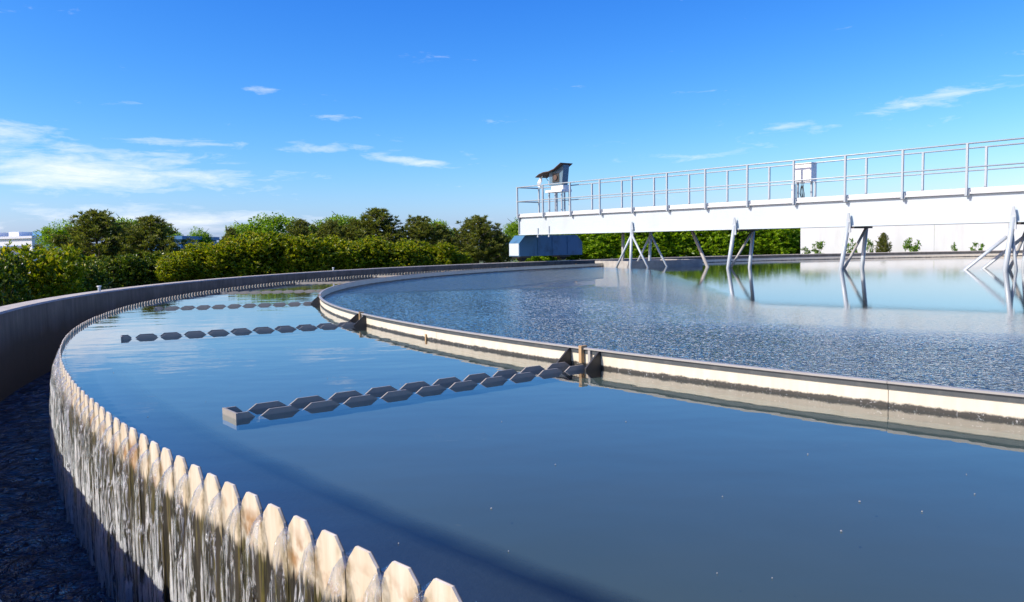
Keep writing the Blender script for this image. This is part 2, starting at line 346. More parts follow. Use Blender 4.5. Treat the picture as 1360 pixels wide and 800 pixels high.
# ------------------------------------------------------------------ ground, hills
g = MB(); RG = 9000; N = 64
g.v = [(0, 0, GROUND)] + [(RG * math.cos(2 * math.pi * i / N), RG * math.sin(2 * math.pi * i / N), GROUND) for i in range(N)]
g.f = [(0, 1 + i, 1 + (i + 1) % N) for i in range(N)]
tag(g.build('ground', MT['ground']), kind='structure')
h = MB(); n = 160
for i in range(n + 1):
    a = math.radians(20 + 200 * i / n); hh = 13 + 9 * math.sin(i * .21) + 5 * math.sin(i * .53 + 1) + 2.5 * math.sin(i * 1.7)
    for rr, z in ((1500, GROUND), (1650, max(hh, 4)), (2100, GROUND)): h.v.append((rr * math.cos(a), rr * math.sin(a), z))
for i in range(n):
    for k in range(2): h.f.append((i * 3 + k, i * 3 + k + 1, (i + 1) * 3 + k + 1, (i + 1) * 3 + k))
tag(h.build('hills', MT['hill'], smooth=True), kind='structure')

# ------------------------------------------------------------------ tank
wt = ring([(RO, -1.3), (RO, WALL_TOP - .02), (RO + .02, WALL_TOP), (RO + WALL_T - .02, WALL_TOP), (RO + WALL_T, WALL_TOP - .02), (RO + WALL_T, GROUND - .2), (RO - .02, GROUND - .2), (RO - .02, -1.3)])
o = wt.build('tank_wall', MT['wall']); o.location = CEN
tag(o, 'round grey concrete outer wall of the tank, dark stained inside', 'tank wall')
o = ring([(RW - .12, -1.20), (RO - .001, -1.20), (RO - .001, -1.28), (RW - .12, -1.28)]).build('channel_floor', MT['floor']); o.location = CEN; tag(o, kind='structure')
# water in the collecting channel: real chop near the camera, then the material
o = ring([(RW + .02, CH_Z), (RW + .2, CH_Z), (RW + .4, CH_Z), (RW + .6, CH_Z), (RO + .01, CH_Z)], closed=False).sheet('channel_water', MT['channel'])
o = ring([(RB + .004, 0), ((RB + RW) / 2, 0), (RW + .004, 0)], closed=False, n=600).sheet('outer_water', MT['outer'])
NI = 480
def disc(R, z=0.0):
    m = MB(); m.v = [(0, 0, z)] + [(R * math.cos(2 * math.pi * i / NI), R * math.sin(2 * math.pi * i / NI), z) for i in range(NI)]
    m.f = [(0, 1 + i, 1 + (i + 1) % NI) for i in range(NI)]; return m
def sstep(x, a, b): t = np.clip((x - a) / (b - a), 0, 1); return t * t * (3 - 2 * t)
def inner_pool():
    """one sheet: real wavelets on the wind-ruffled side towards the camera, flat elsewhere"""
    R1, R0, a0, a1 = RB - .012, 8.5, math.radians(183), math.radians(229); nr, na = 640, 780
    rr = np.linspace(R0, R1, nr); aa = np.linspace(a0, a1, na); A_, R2 = np.meshgrid(aa, rr)
    X = R2 * np.cos(A_); Y = R2 * np.sin(A_); wx, wy = X + CX, Y + CY; r = np.random.default_rng(21); Z = np.zeros_like(X)
    for k in range(90):
        lam = r.uniform(.032, .062); th = r.uniform(0, 6.28); q = 2 * math.pi / lam
        Z += lam * r.uniform(.4, 1) * np.sin(q * (X * math.cos(th) + Y * math.sin(th)) + r.uniform(0, 6.28))
    slope = np.abs(np.diff(Z, axis=0)).mean() / (rr[1] - rr[0]); Z *= .013 / slope
    wob = 1.1 * np.sin(wx * .9 + .4 * wy) + .7 * np.sin(wx * 1.7 - wy * .8 + 1)
    near = 1 - sstep(wy + .95 * wx + wob * .25, 11.9, 12.9); left = .9 * (1 - sstep(wx - .09 * wy + .1 * wob, -1.4, 2.2))
    env = np.maximum(near, left) * (.85 + .15 * np.sin(wx * 2.3 + wy * 1.1))
    env *= 1 + 3.0 * np.maximum(1 - sstep(wy + .95 * wx + wob * .3, 8.2, 10.0), .8 * left)      # steeper chop close to the baffle
    fade = sstep(R2, R0, R0 + 1) * sstep(A_, a0, a0 + .08) * sstep(-A_, -a1, -a1 + .02)
    Z *= env * fade
    V = np.stack([X, Y, Z], -1).reshape(-1, 3); ix = np.arange(nr * na).reshape(nr, na)
    Fq = np.stack([ix[:-1, :-1], ix[1:, :-1], ix[1:, 1:], ix[:-1, 1:]], -1).reshape(-1, 4)
    # flat remainder
    n2 = 300; bb = np.linspace(a1, a0 + 2 * math.pi, n2); o1 = len(V)
    V = np.concatenate([V, np.stack([R0 * np.cos(bb), R0 * np.sin(bb), 0 * bb], -1), np.stack([R1 * np.cos(bb), R1 * np.sin(bb), 0 * bb], -1)])
    k = np.arange(n2 - 1); F2 = np.stack([o1 + k, o1 + n2 + k, o1 + n2 + k + 1, o1 + k + 1], -1)
    o2 = len(V); cc = np.linspace(0, 2 * math.pi, 240, endpoint=False)
    V = np.concatenate([V, [[0, 0, 0]], np.stack([(R0 + .002) * np.cos(cc), (R0 + .002) * np.sin(cc), 0 * cc - .0002], -1)])
    k = np.arange(240); F3 = np.stack([np.full(240, o2), o2 + 1 + k, o2 + 1 + (k + 1) % 240], -1)
    me = bpy.data.meshes.new('inner_water'); me.vertices.add(len(V)); me.vertices.foreach_set('co', V.astype(np.float32).ravel())
    Q = np.concatenate([Fq, F2]); nl = Q.size + F3.size; me.loops.add(nl); me.loops.foreach_set('vertex_index', np.concatenate([Q.ravel(), F3.ravel()]).astype(np.int32))
    ls = np.concatenate([np.arange(len(Q)) * 4, Q.size + np.arange(len(F3)) * 3]).astype(np.int32); me.polygons.add(len(ls)); me.polygons.foreach_set('loop_start', ls)
    me.update(calc_edges=True); me.polygons.foreach_set('use_smooth', [True] * len(ls)); me.materials.append(MT['inner'])
    o = link('inner_water', me); o.location = CEN
    if me.polygons[0].normal.z < 0: me.flip_normals()
    tag(o, kind='structure')
inner_pool()
mk = disc(RM, -.05)
o = mk.sheet('murky_water', MT['murk'])
o = ring([(RM - .6, -.15), (RW - .001, -.15)], closed=False).sheet('submerged_floor', MT['deep'])

# ------------------------------------------------------------------ toothed overflow weir
PITCH_A = 360 / 850.0; A_REF = 223.976
weir = empty('overflow_weir', CEN); tag(weir, 'long curved weir of pale pointed teeth holding back the foreground water', 'weir')
o = ring([(RW - .12, -1.2), (RW - .12, -.17), (RW - .002, -.17), (RW - .002, -1.2)], n=850).build('backing_wall', MT['weirwall'], weir)
hp = math.pi * RW / 850
POLY = [(-hp + .0012, -.95), (hp - .0012, -.95), (hp - .0012, -.034), (.061, .004), (.030, .037), (-.030, .037), (-.061, .004), (-hp + .0012, -.034)]
def tooth_mesh(seed):
    r = random.Random(seed); mb = MB()
    p = [(x + r.uniform(-.002, .002) * (z > -.1), z + r.uniform(-.002, .002) * (z > -.1)) for x, z in POLY]
    mb.prism([(x, 0, z) for x, z in p], (0, .010, 0))
    me = mb.mesh('tooth', MT['tooth']); return me
TM = [tooth_mesh(i) for i in range(8)]
def tooth_matrix(a):
    a = math.radians(a); rad = Vector((math.cos(a), math.sin(a), 0)); tan = Vector((-math.sin(a), math.cos(a), 0))
    m = Matrix((tan, rad, Vector((0, 0, 1)))).transposed().to_4x4(); m.translation = rad * RW; return m
first = A_REF + 6 * PITCH_A
idx = 0; far = MB()
for i in range(850):
    a = first - i * PITCH_A
    if i < 300:
        t = link('tooth', TM[(i * 5 + i // 7) % 8], weir); t.matrix_local = tooth_matrix(a) @ Matrix.Translation((0, rnd.uniform(-.0015, .0015), rnd.uniform(-.003, .003))) @ Matrix.Rotation(rnd.uniform(-.012, .012), 4, 'Y')
    else:
        far.prism([(x, 0, z) for x, z in POLY], (0, .010, 0), tooth_matrix(a))
tag(far.build('toothed_plate', MT['tooth'], weir), kind='stuff')

# water falling through the notches
def stream_mesh(seed, cols=9, rows=22):
    r = random.Random(seed); mb = MB(); ph = [r.uniform(0, 6.28) for _ in range(8)]; lean = r.uniform(-.012, .012); ww = r.uniform(.55, 1.1); rich = r.uniform(.035, .06)
    for j in range(rows):
        t = j / (rows - 1)
        if j < 3: z = .004 - .006 * j; y = -.035 + .022 * j; w = .020
        else:
            q = (j - 2) / (rows - 3); z = -.008 - (abs(CH_Z) - .0) * q ** 1.25; y = .009 + rich * (1 - math.exp(-abs(z) / .07)) + .012 * q
            w = .018 + .062 * ww * min(1, abs(z) / .45) ** .85
        for k in range(cols):
            s = k / (cols - 1) * 2 - 1
            edge = .008 * math.sin(9 * t * 3 + ph[0] + (1.7 if s > 0 else 0)) * (t > .1)
            x = s * (w + edge) + lean * t
            yy = y + (.010 * (1 - s * s) if j >= 3 else .004 * (1 - s * s)) + (.007 * math.sin(s * 7 + ph[1]) + .007 * math.sin(s * 13 + ph[2] + t * 2) + .0015 * math.sin(t * 31 + s * 4 + ph[3])) * min(1, t * 3)
            mb.v.append((x, yy, z - (.0 if j < 3 else .006 * s * s)))
    for j in range(rows - 1):
        for k in range(cols - 1): mb.f.append((j * cols + k, j * cols + k + 1, (j + 1) * cols + k + 1, (j + 1) * cols + k))
    return mb
fall = empty('overflow_water', CEN); tag(fall, kind='structure')
SB = [stream_mesh(i) for i in range(14)]; SM = [b.mesh('stream', MT['stream'], True) for b in SB]
farw = MB()
for i in range(850):
    a = first - (i + .5) * PITCH_A; k = (i * 5 + i // 3) % 14
    if i < 200:
        t = link('stream', SM[k], fall); t.matrix_local = tooth_matrix(a) @ Matrix.Translation((0, 0, 0 if i < 70 else -.03))
    elif i < 330:
        mm = tooth_matrix(a) @ Matrix.Translation((0, .01, -.04)); farw.add([mm @ Vector(v) for v in SB[k].v], SB[k].f)
tag(farw.build('stream', MT['stream'], fall, True), kind='stuff')

# ------------------------------------------------------------------ scum baffle ring
baf = empty('scum_baffle', CEN); tag(baf, 'low cream ring baffle curving round the inner pool, dark band at its foot', 'baffle')
T_A0 = 217.6
pm = ring([(RB, -.18), (RB, BAF_TOP - .004), (RB - .010, BAF_TOP - .004), (RB - .010, -.18)], -3 + .006, 3 - .006, 12).mesh('panel', MT['baffle'])
for i in range(60):
    p = link('panel', pm, baf); p.rotation_euler.z = math.radians(T_A0 + 3 + 6 * i)
ss = ring([(RB - .001, BAF_TOP - .038), (RB + .005, BAF_TOP - .038), (RB + .005, BAF_TOP - .0105), (RB - .001, BAF_TOP - .0105)], -3 + .004, 3 - .004, 12).mesh('rim_shade_strip', MT['rim_shade'])  # dark strip painted in for the shadow under the rim lip
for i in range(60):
    p = link('rim_shade_strip', ss, baf); p.rotation_euler.z = math.radians(T_A0 + 3 + 6 * i)
rm = ring([(RB - .014, BAF_TOP - .010), (RB + .016, BAF_TOP - .010), (RB + .016, BAF_TOP), (RB - .014, BAF_TOP)], -3 + .004, 3 - .004, 12).mesh('rim', MT['rim'])
for i in range(60):
    p = link('rim', rm, baf); p.rotation_euler.z = math.radians(T_A0 + 3 + 6 * i)
gm = MB().prism([(RB + .021, -.006, BAF_TOP - .012), (RB + .002, -.006, BAF_TOP - .012), (RB + .002, -.006, -.06), (RB + .13, -.006, -.06), (RB + .13, -.006, .012)], (0, .012, 0)).mesh('gusset', MT['black'])
cm_ = MB().box(RB + .002, RB + .030, -.012, .012, .02, BAF_TOP + .006).box(RB - .02, RB + .030, -.014, .014, BAF_TOP + .002, BAF_TOP + .012).mesh('clamp', MT['rust'])
sb_ = MB().box(RB + .002, RB + .018, -.010, .010, -.05, BAF_TOP - .012).mesh('bracket', MT['rim'])
angs = [T_A0 - 12 * k for k in range(8)]
for a in angs:
    for d in (-.0075, .0075):
        p = link('gusset', gm, baf); p.rotation_euler.z = math.radians(a) + d
    p = link('clamp', cm_, baf); p.rotation_euler.z = math.radians(a) - .001
    p = link('bracket', sb_, baf); p.rotation_euler.z = math.radians(a) + .0028
for a in (211.0,):
    p = link('clamp', MB().box(RB + .002, RB + .012, -.010, .010, -.02, .042).mesh('clamp', MT['rust']), baf); p.rotation_euler.z = math.radians(a)

# ------------------------------------------------------------------ radial collecting troughs
R_IN, R_OUT, HWID = RB + .05, 27.18 * S, .088
LEN = R_OUT - R_IN; NT = 10; TP = (LEN - .10) / NT
tt = MB().prism([(-TP / 2, 0, -.028), (TP / 2, 0, -.028), (TP / 2, 0, -.003), (.092, 0, .002), (.054, 0, .027), (-.054, 0, .027), (-.092, 0, .002), (-TP / 2, 0, -.003)], (0, .009, 0)).mesh('tooth', MT['trough'])
sp_ = MB().box(R_IN, R_OUT, 0, .009, -.12, -.029).mesh('side_plate', MT['trough_in'])
ep = MB().box(R_OUT, R_OUT + .010, -HWID - .006, HWID + .006, -.048, .028).mesh('end_plate', MT['trough'])
ec = MB().prism([(0, 0, -.028), (0, 0, .028), (-.05, 0, .028), (-.085, 0, -.004), (-.085, 0, -.028)], (0, .009, 0)).mesh('corner_plate', MT['trough'])
bp = MB().box(R_IN, R_OUT, -HWID + .002, HWID - .002, -.27, -.26).mesh('bottom_plate', MT['trough_in'])
tl = ['nearest toothed grey trough, in the foreground water with a pale end plate', 'second toothed trough from the camera, meeting the baffle at its dark gussets',
      'third toothed trough from the camera, brownish, ending by the leftmost bend of the baffle', 'fourth toothed trough from the camera, sunlit, amid green tree reflections',
      'fifth toothed trough from the camera, sunlit, half hidden behind the baffle', 'sixth toothed trough from the camera, a short pale row behind the baffle',
      'seventh toothed trough from the camera, barely showing beyond the far baffle', 'farthest toothed trough near the carriage, hidden low behind the baffle']
for k, a in enumerate(angs):
    t = empty('collecting_trough', CEN, (0, 0, math.radians(a))); tag(t, tl[k], 'trough', 'radial collecting troughs')
    for s in (-1, 1):
        y = HWID - .009 if s > 0 else -HWID
        p = link('side_plate', sp_, t); p.location.y = y
        for i in range(NT):
            q = link('tooth', tt, t); q.location = (R_IN + (i + .5) * TP, y, 0)
        q = link('corner_plate', ec, t); q.location = (R_OUT, y, 0)
    link('end_plate', ep, t); link('bottom_plate', bp, t)

# small galvanised pegs on the wall top
for px, py, lb in ((111, 388, 'small pale peg on the wall top beside the left pines'), (411, 360, 'small pale peg on the wall top below the hedge')):
    d = ray(px, py); k = (WALL_TOP - CAM_H) / d.z; p = Vector((d.x * k, d.y * k, WALL_TOP))
    c = Vector((CX, CY, WALL_TOP)); v = (p - c); v.z = 0; p = c + v.normalized() * (RO + .10)
    e = empty('wall_peg', p); tag(e, lb, 'peg')
    MB().tube([(0, 0, -.002), (0, 0, .075)], .022, 10).build('stem', MT['galv'], e); MB().tube([(0, 0, .075), (0, 0, .095)], .034, 10).build('cap', MT['cabinet'], e)

# ------------------------------------------------------------------ scraper bridge
TH, SLOPE = -0.8902, 0.0086
br = empty('scraper_bridge', (0.4753 * S, 43.5988 * S, 0), (0, SLOPE, TH)); br.rotation_mode = 'XYZ'
tag(br, 'long white girder footbridge with grey railings spanning the inner pool', 'bridge')
ZB, ZF, ZR = 1.6709 * S, 2.6818 * S, 4.149 * S
BL = 22.3; BW = .9
for y0, nm in ((0, 'girder'), (BW - .02, 'girder')):
    MB().box(0, BL, y0 + .02, y0 + .05, ZB + .03, ZF - .06).build(nm, MT['white'], br)
    MB().box(-.02, BL, y0 - .035, y0 + .105, ZB, ZB + .028).build('bottom_flange', MT['white'], br)
    MB().box(-.03, BL, y0 - .055, y0 + .125, ZF - .058, ZF - .012).build('top_flange', MT['flange'], br)
    MB().box(-.03, BL, y0 - .02, y0 + .0, ZF - .01, ZF + .085).build('toe_board', MT['flange'], br)
MB().box(0, BL, .04, BW - .03, ZF - .01, ZF + .02).build('walkway_deck', MT['galv'], br)
MB().box(-.032, -.004, -.03, BW + .10, ZB + .03, ZF - .06).build('end_plate', MT['galv'], br)
for i in range(11):
    MB().box(1 + 2 * i, 1.06 + 2 * i, .07, BW, ZB + .06, ZB + .2).build('cross_member', MT['galv'], br)
pf = MB().box(-.025, .025, -.025, .025, 0, ZR - ZF + .14).mesh('post', MT['galv'])
ft = MB().box(-.055, .055, -.012, .012, 0, .15).mesh('post_foot', MT['galv'])
for i in range(15):
    for y in (-.075, BW + .12):
        x = i * 1.53 + .0
        p = link('post', pf, br); p.location = (x + (0 if y < .1 else -.02), y + (-.02 if y < .1 else .04), ZF - .10)
        q = link('post_foot', ft, p); q.location = (0, .025 + .013 if y < .1 else -.038, 0)
for y in (-.095, BW + .16):
    MB().tube([(-.03, y, ZR + .03), (BL, y, ZR + .03)], .021, 10).build('handrail', MT['galv'], br, True)
    MB().tube([(-.03, y, (ZR + ZF) / 2 + .02), (BL, y, (ZR + ZF) / 2 + .02)], .018, 10).build('mid_rail', MT['galv'], br, True)
for z in (ZR + .03, (ZR + ZF) / 2 + .02):
    MB().tube([(-.05, -.095, z), (-.05, BW + .16, z)], .026, 8).build('end_rail', MT['galv'], br, True)
# end carriage running on the wall
ca = MB()
y0, y1, z0, z1, c = -.02, 3.45, .40, ZB - .012, .30
ca.prism([(-.66, y0, z0), (-.66, y1, z0), (-.66, y1, z1 - c), (-.66, y1 - c, z1), (-.66, y0 + c, z1), (-.66, y0, z1 - c)], (.66, 0, 0))
car = ca.build('end_carriage', MT['carriage'], br)  # dark blue body colour holds the shade of the inward face
MB().box(-.63, -.03, y0 - .022, y0 - .003, z0 + .03, z1 - c - .02).build('sunlit_end_panel', MT['white'], car)  # white panel added to paint the sunlit end of the body
for y in (.95, 1.75, 2.6): MB().box(.003, .020, y - .02, y + .02, z0 + .02, z1 - .03).build('seam_strip', MT['carriage'], car)
MB().box(.003, .018, y0 + .02, y1 - .02, z0 + .01, z0 + .05).build('sill_strip', MT['carriage'], car)
for y in (.35, 2.55):
    MB().tube([(-.47, y, .345), (-.19, y, .345)], .15, 24).build('wheel', MT['tyre'], car)
    MB().box(-.56, -.10, y - .30, y + .30, .33, .405).build('axle_box', MT['black'], car)
for x, zz in ((1.1, .36), (1.75, .42)): MB().box(x - .03, x + .03, -.012, .016, ZB - .10, ZB + zz - .1).build('lug', MT['galv'], br)
# struts hanging into the water
def strut(pts, r=.06, m='galv'): MB().tube(pts, r, 12).build('strut', MT[m], br, True)
def tab(x, y=-.02): MB().prism([(x - .075, y - .035, ZB - .16), (x + .075, y - .035, ZB - .16), (x + .055, y - .035, ZB + .18), (x + .02, y - .035, ZB + .36), (x - .02, y - .035, ZB + .36), (x - .055, y - .035, ZB + .18)], (0, .03, 0)).build('bracket', MT['galv'], br)
LOW = -.9
for x, xb in ((10.25, 10.02), (13.87, 13.66), (17.85, 17.70)):
    k = (xb - x) / ZB
    strut([(x, -.07, ZB + .12), (xb + k * -LOW, -.07, LOW)], .060); tab(x, -.06)
    strut([(x - .02, BW + .02, ZB + .01), (xb - .02, BW + .02, LOW)], .055)
    strut([(xb + .05, 0, .10), (x + .02, BW - .05, ZB - .02)], .038, 'rim')
    MB().box(x - .06, x + .14, -.03, BW + .05, ZB - .05, ZB - .003).build('cross_beam', MT['black'], br)
    MB().tube([(xb, -.07, -.02), (xb, -.07, .03)], .09, 12).build('collar', MT['rim'], br)
for y in (-.07, BW + .1):
    strut([(17.72, y, .92), (16.55, y, -.10), (16.3, y, -.35)], .04)
    strut([(17.80, y + .1, .98), (17.95, y + .1, -.2)], .035)
for y in (-.05, BW + .02):
    strut([(6.06, y, ZB + .10), (5.95, y, LOW)], .05)
    strut([(6.06, y, ZB - .08), (5.18, y, -.2)], .036); strut([(6.06, y, ZB - .08), (6.95, y, -.2)], .036)
tab(6.06)
strut([(5.05, .6, ZB + .02), (5.02, .6, -.5)], .055, 'rim'); strut([(8.0, .75, ZB), (8.55, .9, .0), (8.8, 1, -.5)], .055, 'rim')
# centre pier carrying the inner end of the bridge
pier = empty('centre_pier', (0, 0, 0)); pier.parent = None
be = Matrix.Translation(br.location) @ br.rotation_euler.to_matrix().to_4x4() @ Vector((BL - .6, BW / 2, ZB))
pier.location = (be.x, be.y, -1.4); tag(pier, 'round grey concrete pier under the inner end of the bridge', 'pier')
MB().tube([(0, 0, -.3), (0, 0, be.z + 1.4 - .03)], .8, 32).build('column', MT['scum'], pier)

# scum box by the carriage
sbx = empty('scum_box', (4.15, 28.28, 0), (0, 0, math.atan2(.35, .94))); tag(sbx, 'low concrete scum box in the water below the carriage end of the bridge', 'scum box')
w_ = .14
for x0, x1, y0, y1 in ((0, 2.9, 0, w_), (0, 2.9, 2.8 - w_, 2.8), (0, w_, w_ + .001, 2.8 - w_ - .001), (2.9 - w_, 2.9, w_ + .001, 2.8 - w_ - .001)):
    MB().box(x0, x1, y0, y1, -.6, .20).build('side_wall', MT['scum'], sbx)
MB().box(w_ + .002, 2.9 - w_ - .002, w_ + .002, 2.8 - w_ - .002, -.5, .06).build('lid', MT['scum'], sbx)

BM = Matrix.Translation(br.location) @ br.rotation_euler.to_matrix().to_4x4()
def on_bridge(name, x, y, z):
    o = empty(name, BM @ Vector((x, y, z)), (0, SLOPE, TH)); return o
# control cabinet
cb = on_bridge('control_cabinet', 12.05, .30, ZF + .02); tag(cb, 'white control box on a short stand halfway along the bridge walkway', 'control box')
MB().box(0, .56, -.12, .16, .52, 1.02).build('cabinet', MT['cabinet'], cb); MB().box(.03, .53, -.134, -.122, .55, .99).build('door', MT['cabinet'], cb)
MB().box(-.02, .58, -.15, .18, 1.022, 1.045).build('roof', MT['cabinet'], cb)
for x in (.05, .48): MB().box(x, x + .05, -.02, .03, 0, .52).build('leg', MT['galv'], cb)
MB().box(-.05, .045, -.12, -.05, 0, .46).build('duct', MT['cabinet'], cb)
for k in range(3):
    MB().tube([(.17 + .05 * k, .02, .53), (.20 + .03 * k, -.03, .38), (.14 + .06 * k, .02, .2), (.19 + .03 * k, .05, .0)], .016, 6).build('cable', MT['tyre'], cb, True)
# hooded panel
hp_ = on_bridge('hooded_panel', 1.35, .35, ZF + .02); tag(hp_, 'blue instrument panel under a bent rusty hood at the carriage end', 'instrument panel')
for x, y in ((.0, 0), (.0, .4), (.72, 0), (.72, .4), (.36, 0)): MB().box(x, x + .05, y, y + .05, 0, .84).build('leg', MT['galv'], hp_)
MB().box(-.12, .82, -.05, .48, .842, .93).build('shelf', MT['cabinet'], hp_)
MB().box(.08, .74, .10, .40, .932, 1.10).build('base_box', MT['cabinet'], hp_)
MB().prism([(.02, .08, 1.102), (.70, .08, 1.102), (.80, .08, 1.86), (.02, .08, 1.62), (-.04, .08, 1.60)], (0, .30, 0)).build('panel', MT['panelblue'], hp_)
MB().box(.18, .56, .060, .078, 1.22, 1.56).build('screen', MT['black'], hp_)
MB().tube([(.38, .055, 1.40), (.38, .02, 1.40)], .10, 16).build('dial', MT['hood'], hp_)
hd = MB(); pr = [(-.62, 1.46), (-.42, 1.56), (-.15, 1.62), (.15, 1.63), (.45, 1.70), (.84, 1.90)]
for (x, z) in pr:
    for y in (-.12, .52): hd.v += [(x, y, z), (x, y, z + .022)]
for i in range(len(pr) - 1):
    b = i * 4; n_ = b + 4
    hd.f += [(b, n_, n_ + 2, b + 2), (b + 1, b + 3, n_ + 3, n_ + 1), (b, b + 1, n_ + 1, n_), (b + 2, n_ + 2, n_ + 3, b + 3)]
hd.f += [(0, 2, 3, 1), (20, 21, 23, 22)]
hd.build('hood', MT['hood'], hp_)
fl = MB(); 
for i, (x, z, w) in enumerate(((-.50, 1.53, .10), (-.60, 1.40, .16), (-.62, 1.28, .20), (-.70, 1.16, .12), (-.66, 1.08, .05))):
    fl.v += [(x - w * .5, .1 + .03 * math.sin(i * 2), z), (x + w * .5, .14, z + .03), (x + w * .5, .150, z + .03), (x - w * .5, .11 + .03 * math.sin(i * 2), z)]
for i in range(4):
    for k in range(4): fl.f.append((i * 4 + k, i * 4 + (k + 1) % 4, i * 4 + 4 + (k + 1) % 4, i * 4 + 4 + k))
fl.build('plastic_flap', MT['plastic'], hp_)
MB().tube([(-.45, .2, 1.54), (-.2, .2, 1.3), (-.04, .1, 1.12)], .018, 6).build('stay', MT['galv'], hp_)
# bent pipe on the walkway
bpz = on_bridge('bent_pipe', .92, .45, ZF + .02); tag(bpz, 'thin bent standpipe on the walkway next to the first railing posts', 'pipe')
MB().tube([(0, 0, 0), (0, 0, .95), (-.03, 0, 1.06), (-.12, 0, 1.10)], .035, 8).build('pipe', MT['galv'], bpz, True)
MB().box(-.08, .08, -.08, .08, 0, .02).build('foot', MT['galv'], bpz)

# ------------------------------------------------------------------ white retaining wall and weeds
A = at(1063, 334, 96.0); B = at(1560, 330, 80.0); A.z = B.z = GROUND
dv = (B - A); L_ = dv.length; ang = math.atan2(dv.y, dv.x)
rw = empty('white_wall', A, (0, 0, ang)); tag(rw, 'plain white panelled wall standing behind the tank on the right', 'wall')
top = at(1062, 301, 96.0).z - GROUND; npn = 5
for i in range(npn):
    x0, x1 = L_ * i / npn, L_ * (i + 1) / npn
    MB().box(x0 + .012, x1 - .012, 0, .2, 0, top).build('panel', MT['wallwhite'], rw)
MB().box(-.06, L_, -.05, .25, top + .001, top + .22).build('coping', MT['flange'], rw)

def leaf_quads(P, D, Nn, L, Wd, bend=.25):
    """P base points, D direction, Nn side-normal hint, arrays -> verts, faces (two-quad folded leaves as one quad + tip)"""
    D = D / np.linalg.norm(D, axis=1, keepdims=True); Sd = np.cross(D, Nn); Sd /= np.linalg.norm(Sd, axis=1, keepdims=True) + 1e-9
    L = np.asarray(L).reshape(-1, 1); Wd = np.asarray(Wd).reshape(-1, 1)
    up = np.cross(Sd, D)
    v = np.stack([P, P + D * L * .5 + Sd * Wd * .5 + up * L * .06, P + D * L - up * L * bend * .3, P + D * L * .5 - Sd * Wd * .5 + up * L * .06], 1)
    return v.reshape(-1, 3)
def quad_mesh(name, V, mat):
    n = len(V) // 4; me = bpy.data.meshes.new(name); me.vertices.add(n * 4); me.vertices.foreach_set('co', V.astype(np.float32).ravel())
    me.loops.add(n * 4); me.loops.foreach_set('vertex_index', np.arange(n * 4, dtype=np.int32)); me.polygons.add(n)
    me.polygons.foreach_set('loop_start', np.arange(0, n * 4, 4, dtype=np.int32)); me.update(calc_edges=True); me.materials.append(mat); return me
def unit(n, r): v = r.normal(size=(n, 3)); return v / np.linalg.norm(v, axis=1, keepdims=True)

def laurel(seed, mat, shoots=1500, lsize=.12):
    """rounded bush, radius 1, height 1 (base z=0), leaves in upright rosettes"""
    r = np.random.default_rng(seed)
    lob = np.concatenate([[[0, 0, .45, .36]], np.column_stack([r.uniform(-.27, .27, 22), r.uniform(-.27, .27, 22), r.uniform(.12, .84, 22), r.uniform(.13, .21, 22)])])
    P = []
    for x, y, z, s in lob:
        k = int(shoots * s * s / (lob[:, 3] ** 2).sum()); u = unit(k, r); rr = s * r.uniform(.55, 1.06, (k, 1)) ** .6
        P.append(np.array([x, y, z]) + u * rr * np.array([1.1, 1.1, 1.0]))
    P = np.concatenate(P); P = P[(P[:, 2] > .0)]
    out = P - np.array([0, 0, .35]); out /= np.linalg.norm(out, axis=1, keepdims=True)
    Vs = []
    for k in range(8):
        d = unit(len(P), r) * .8 + out * .55 + np.array([0, 0, .55]); base = P + r.normal(0, .008, P.shape)
        L = lsize * r.uniform(.6, 1.15, len(P)) * .5; Vs.append(leaf_quads(base, d, unit(len(P), r) * .55 + out * .5 + np.array([0, 0, .5]), L, L * .48))
    return quad_mesh('crown', np.concatenate(Vs), mat)
def leafy(seed, mat, clumps=60, per=130, ls=.032):
    r = np.random.default_rng(seed); c = unit(clumps, r) * r.uniform(.35, 1, (clumps, 1)) ** .5 * np.array([.36, .36, .36]) + np.array([0, 0, .58])
    c[:, 2] = c[:, 2].clip(.15, 2); Vs = []
    for q in c:
        P = q + unit(per, r) * r.uniform(.1, 1, (per, 1)) ** .5 * r.uniform(.08, .16) * np.array([1, 1, .8]); L = ls * r.uniform(.7, 1.4, per)
        o_ = P - np.array([0, 0, .5]); o_ /= np.linalg.norm(o_, axis=1, keepdims=True)
        Vs.append(leaf_quads(P, unit(per, r) + np.array([0, 0, .3]), unit(per, r) * .7 + o_ * .5 + np.array([0, 0, .4]), L, L * .6))
    return quad_mesh('crown', np.concatenate(Vs), mat)
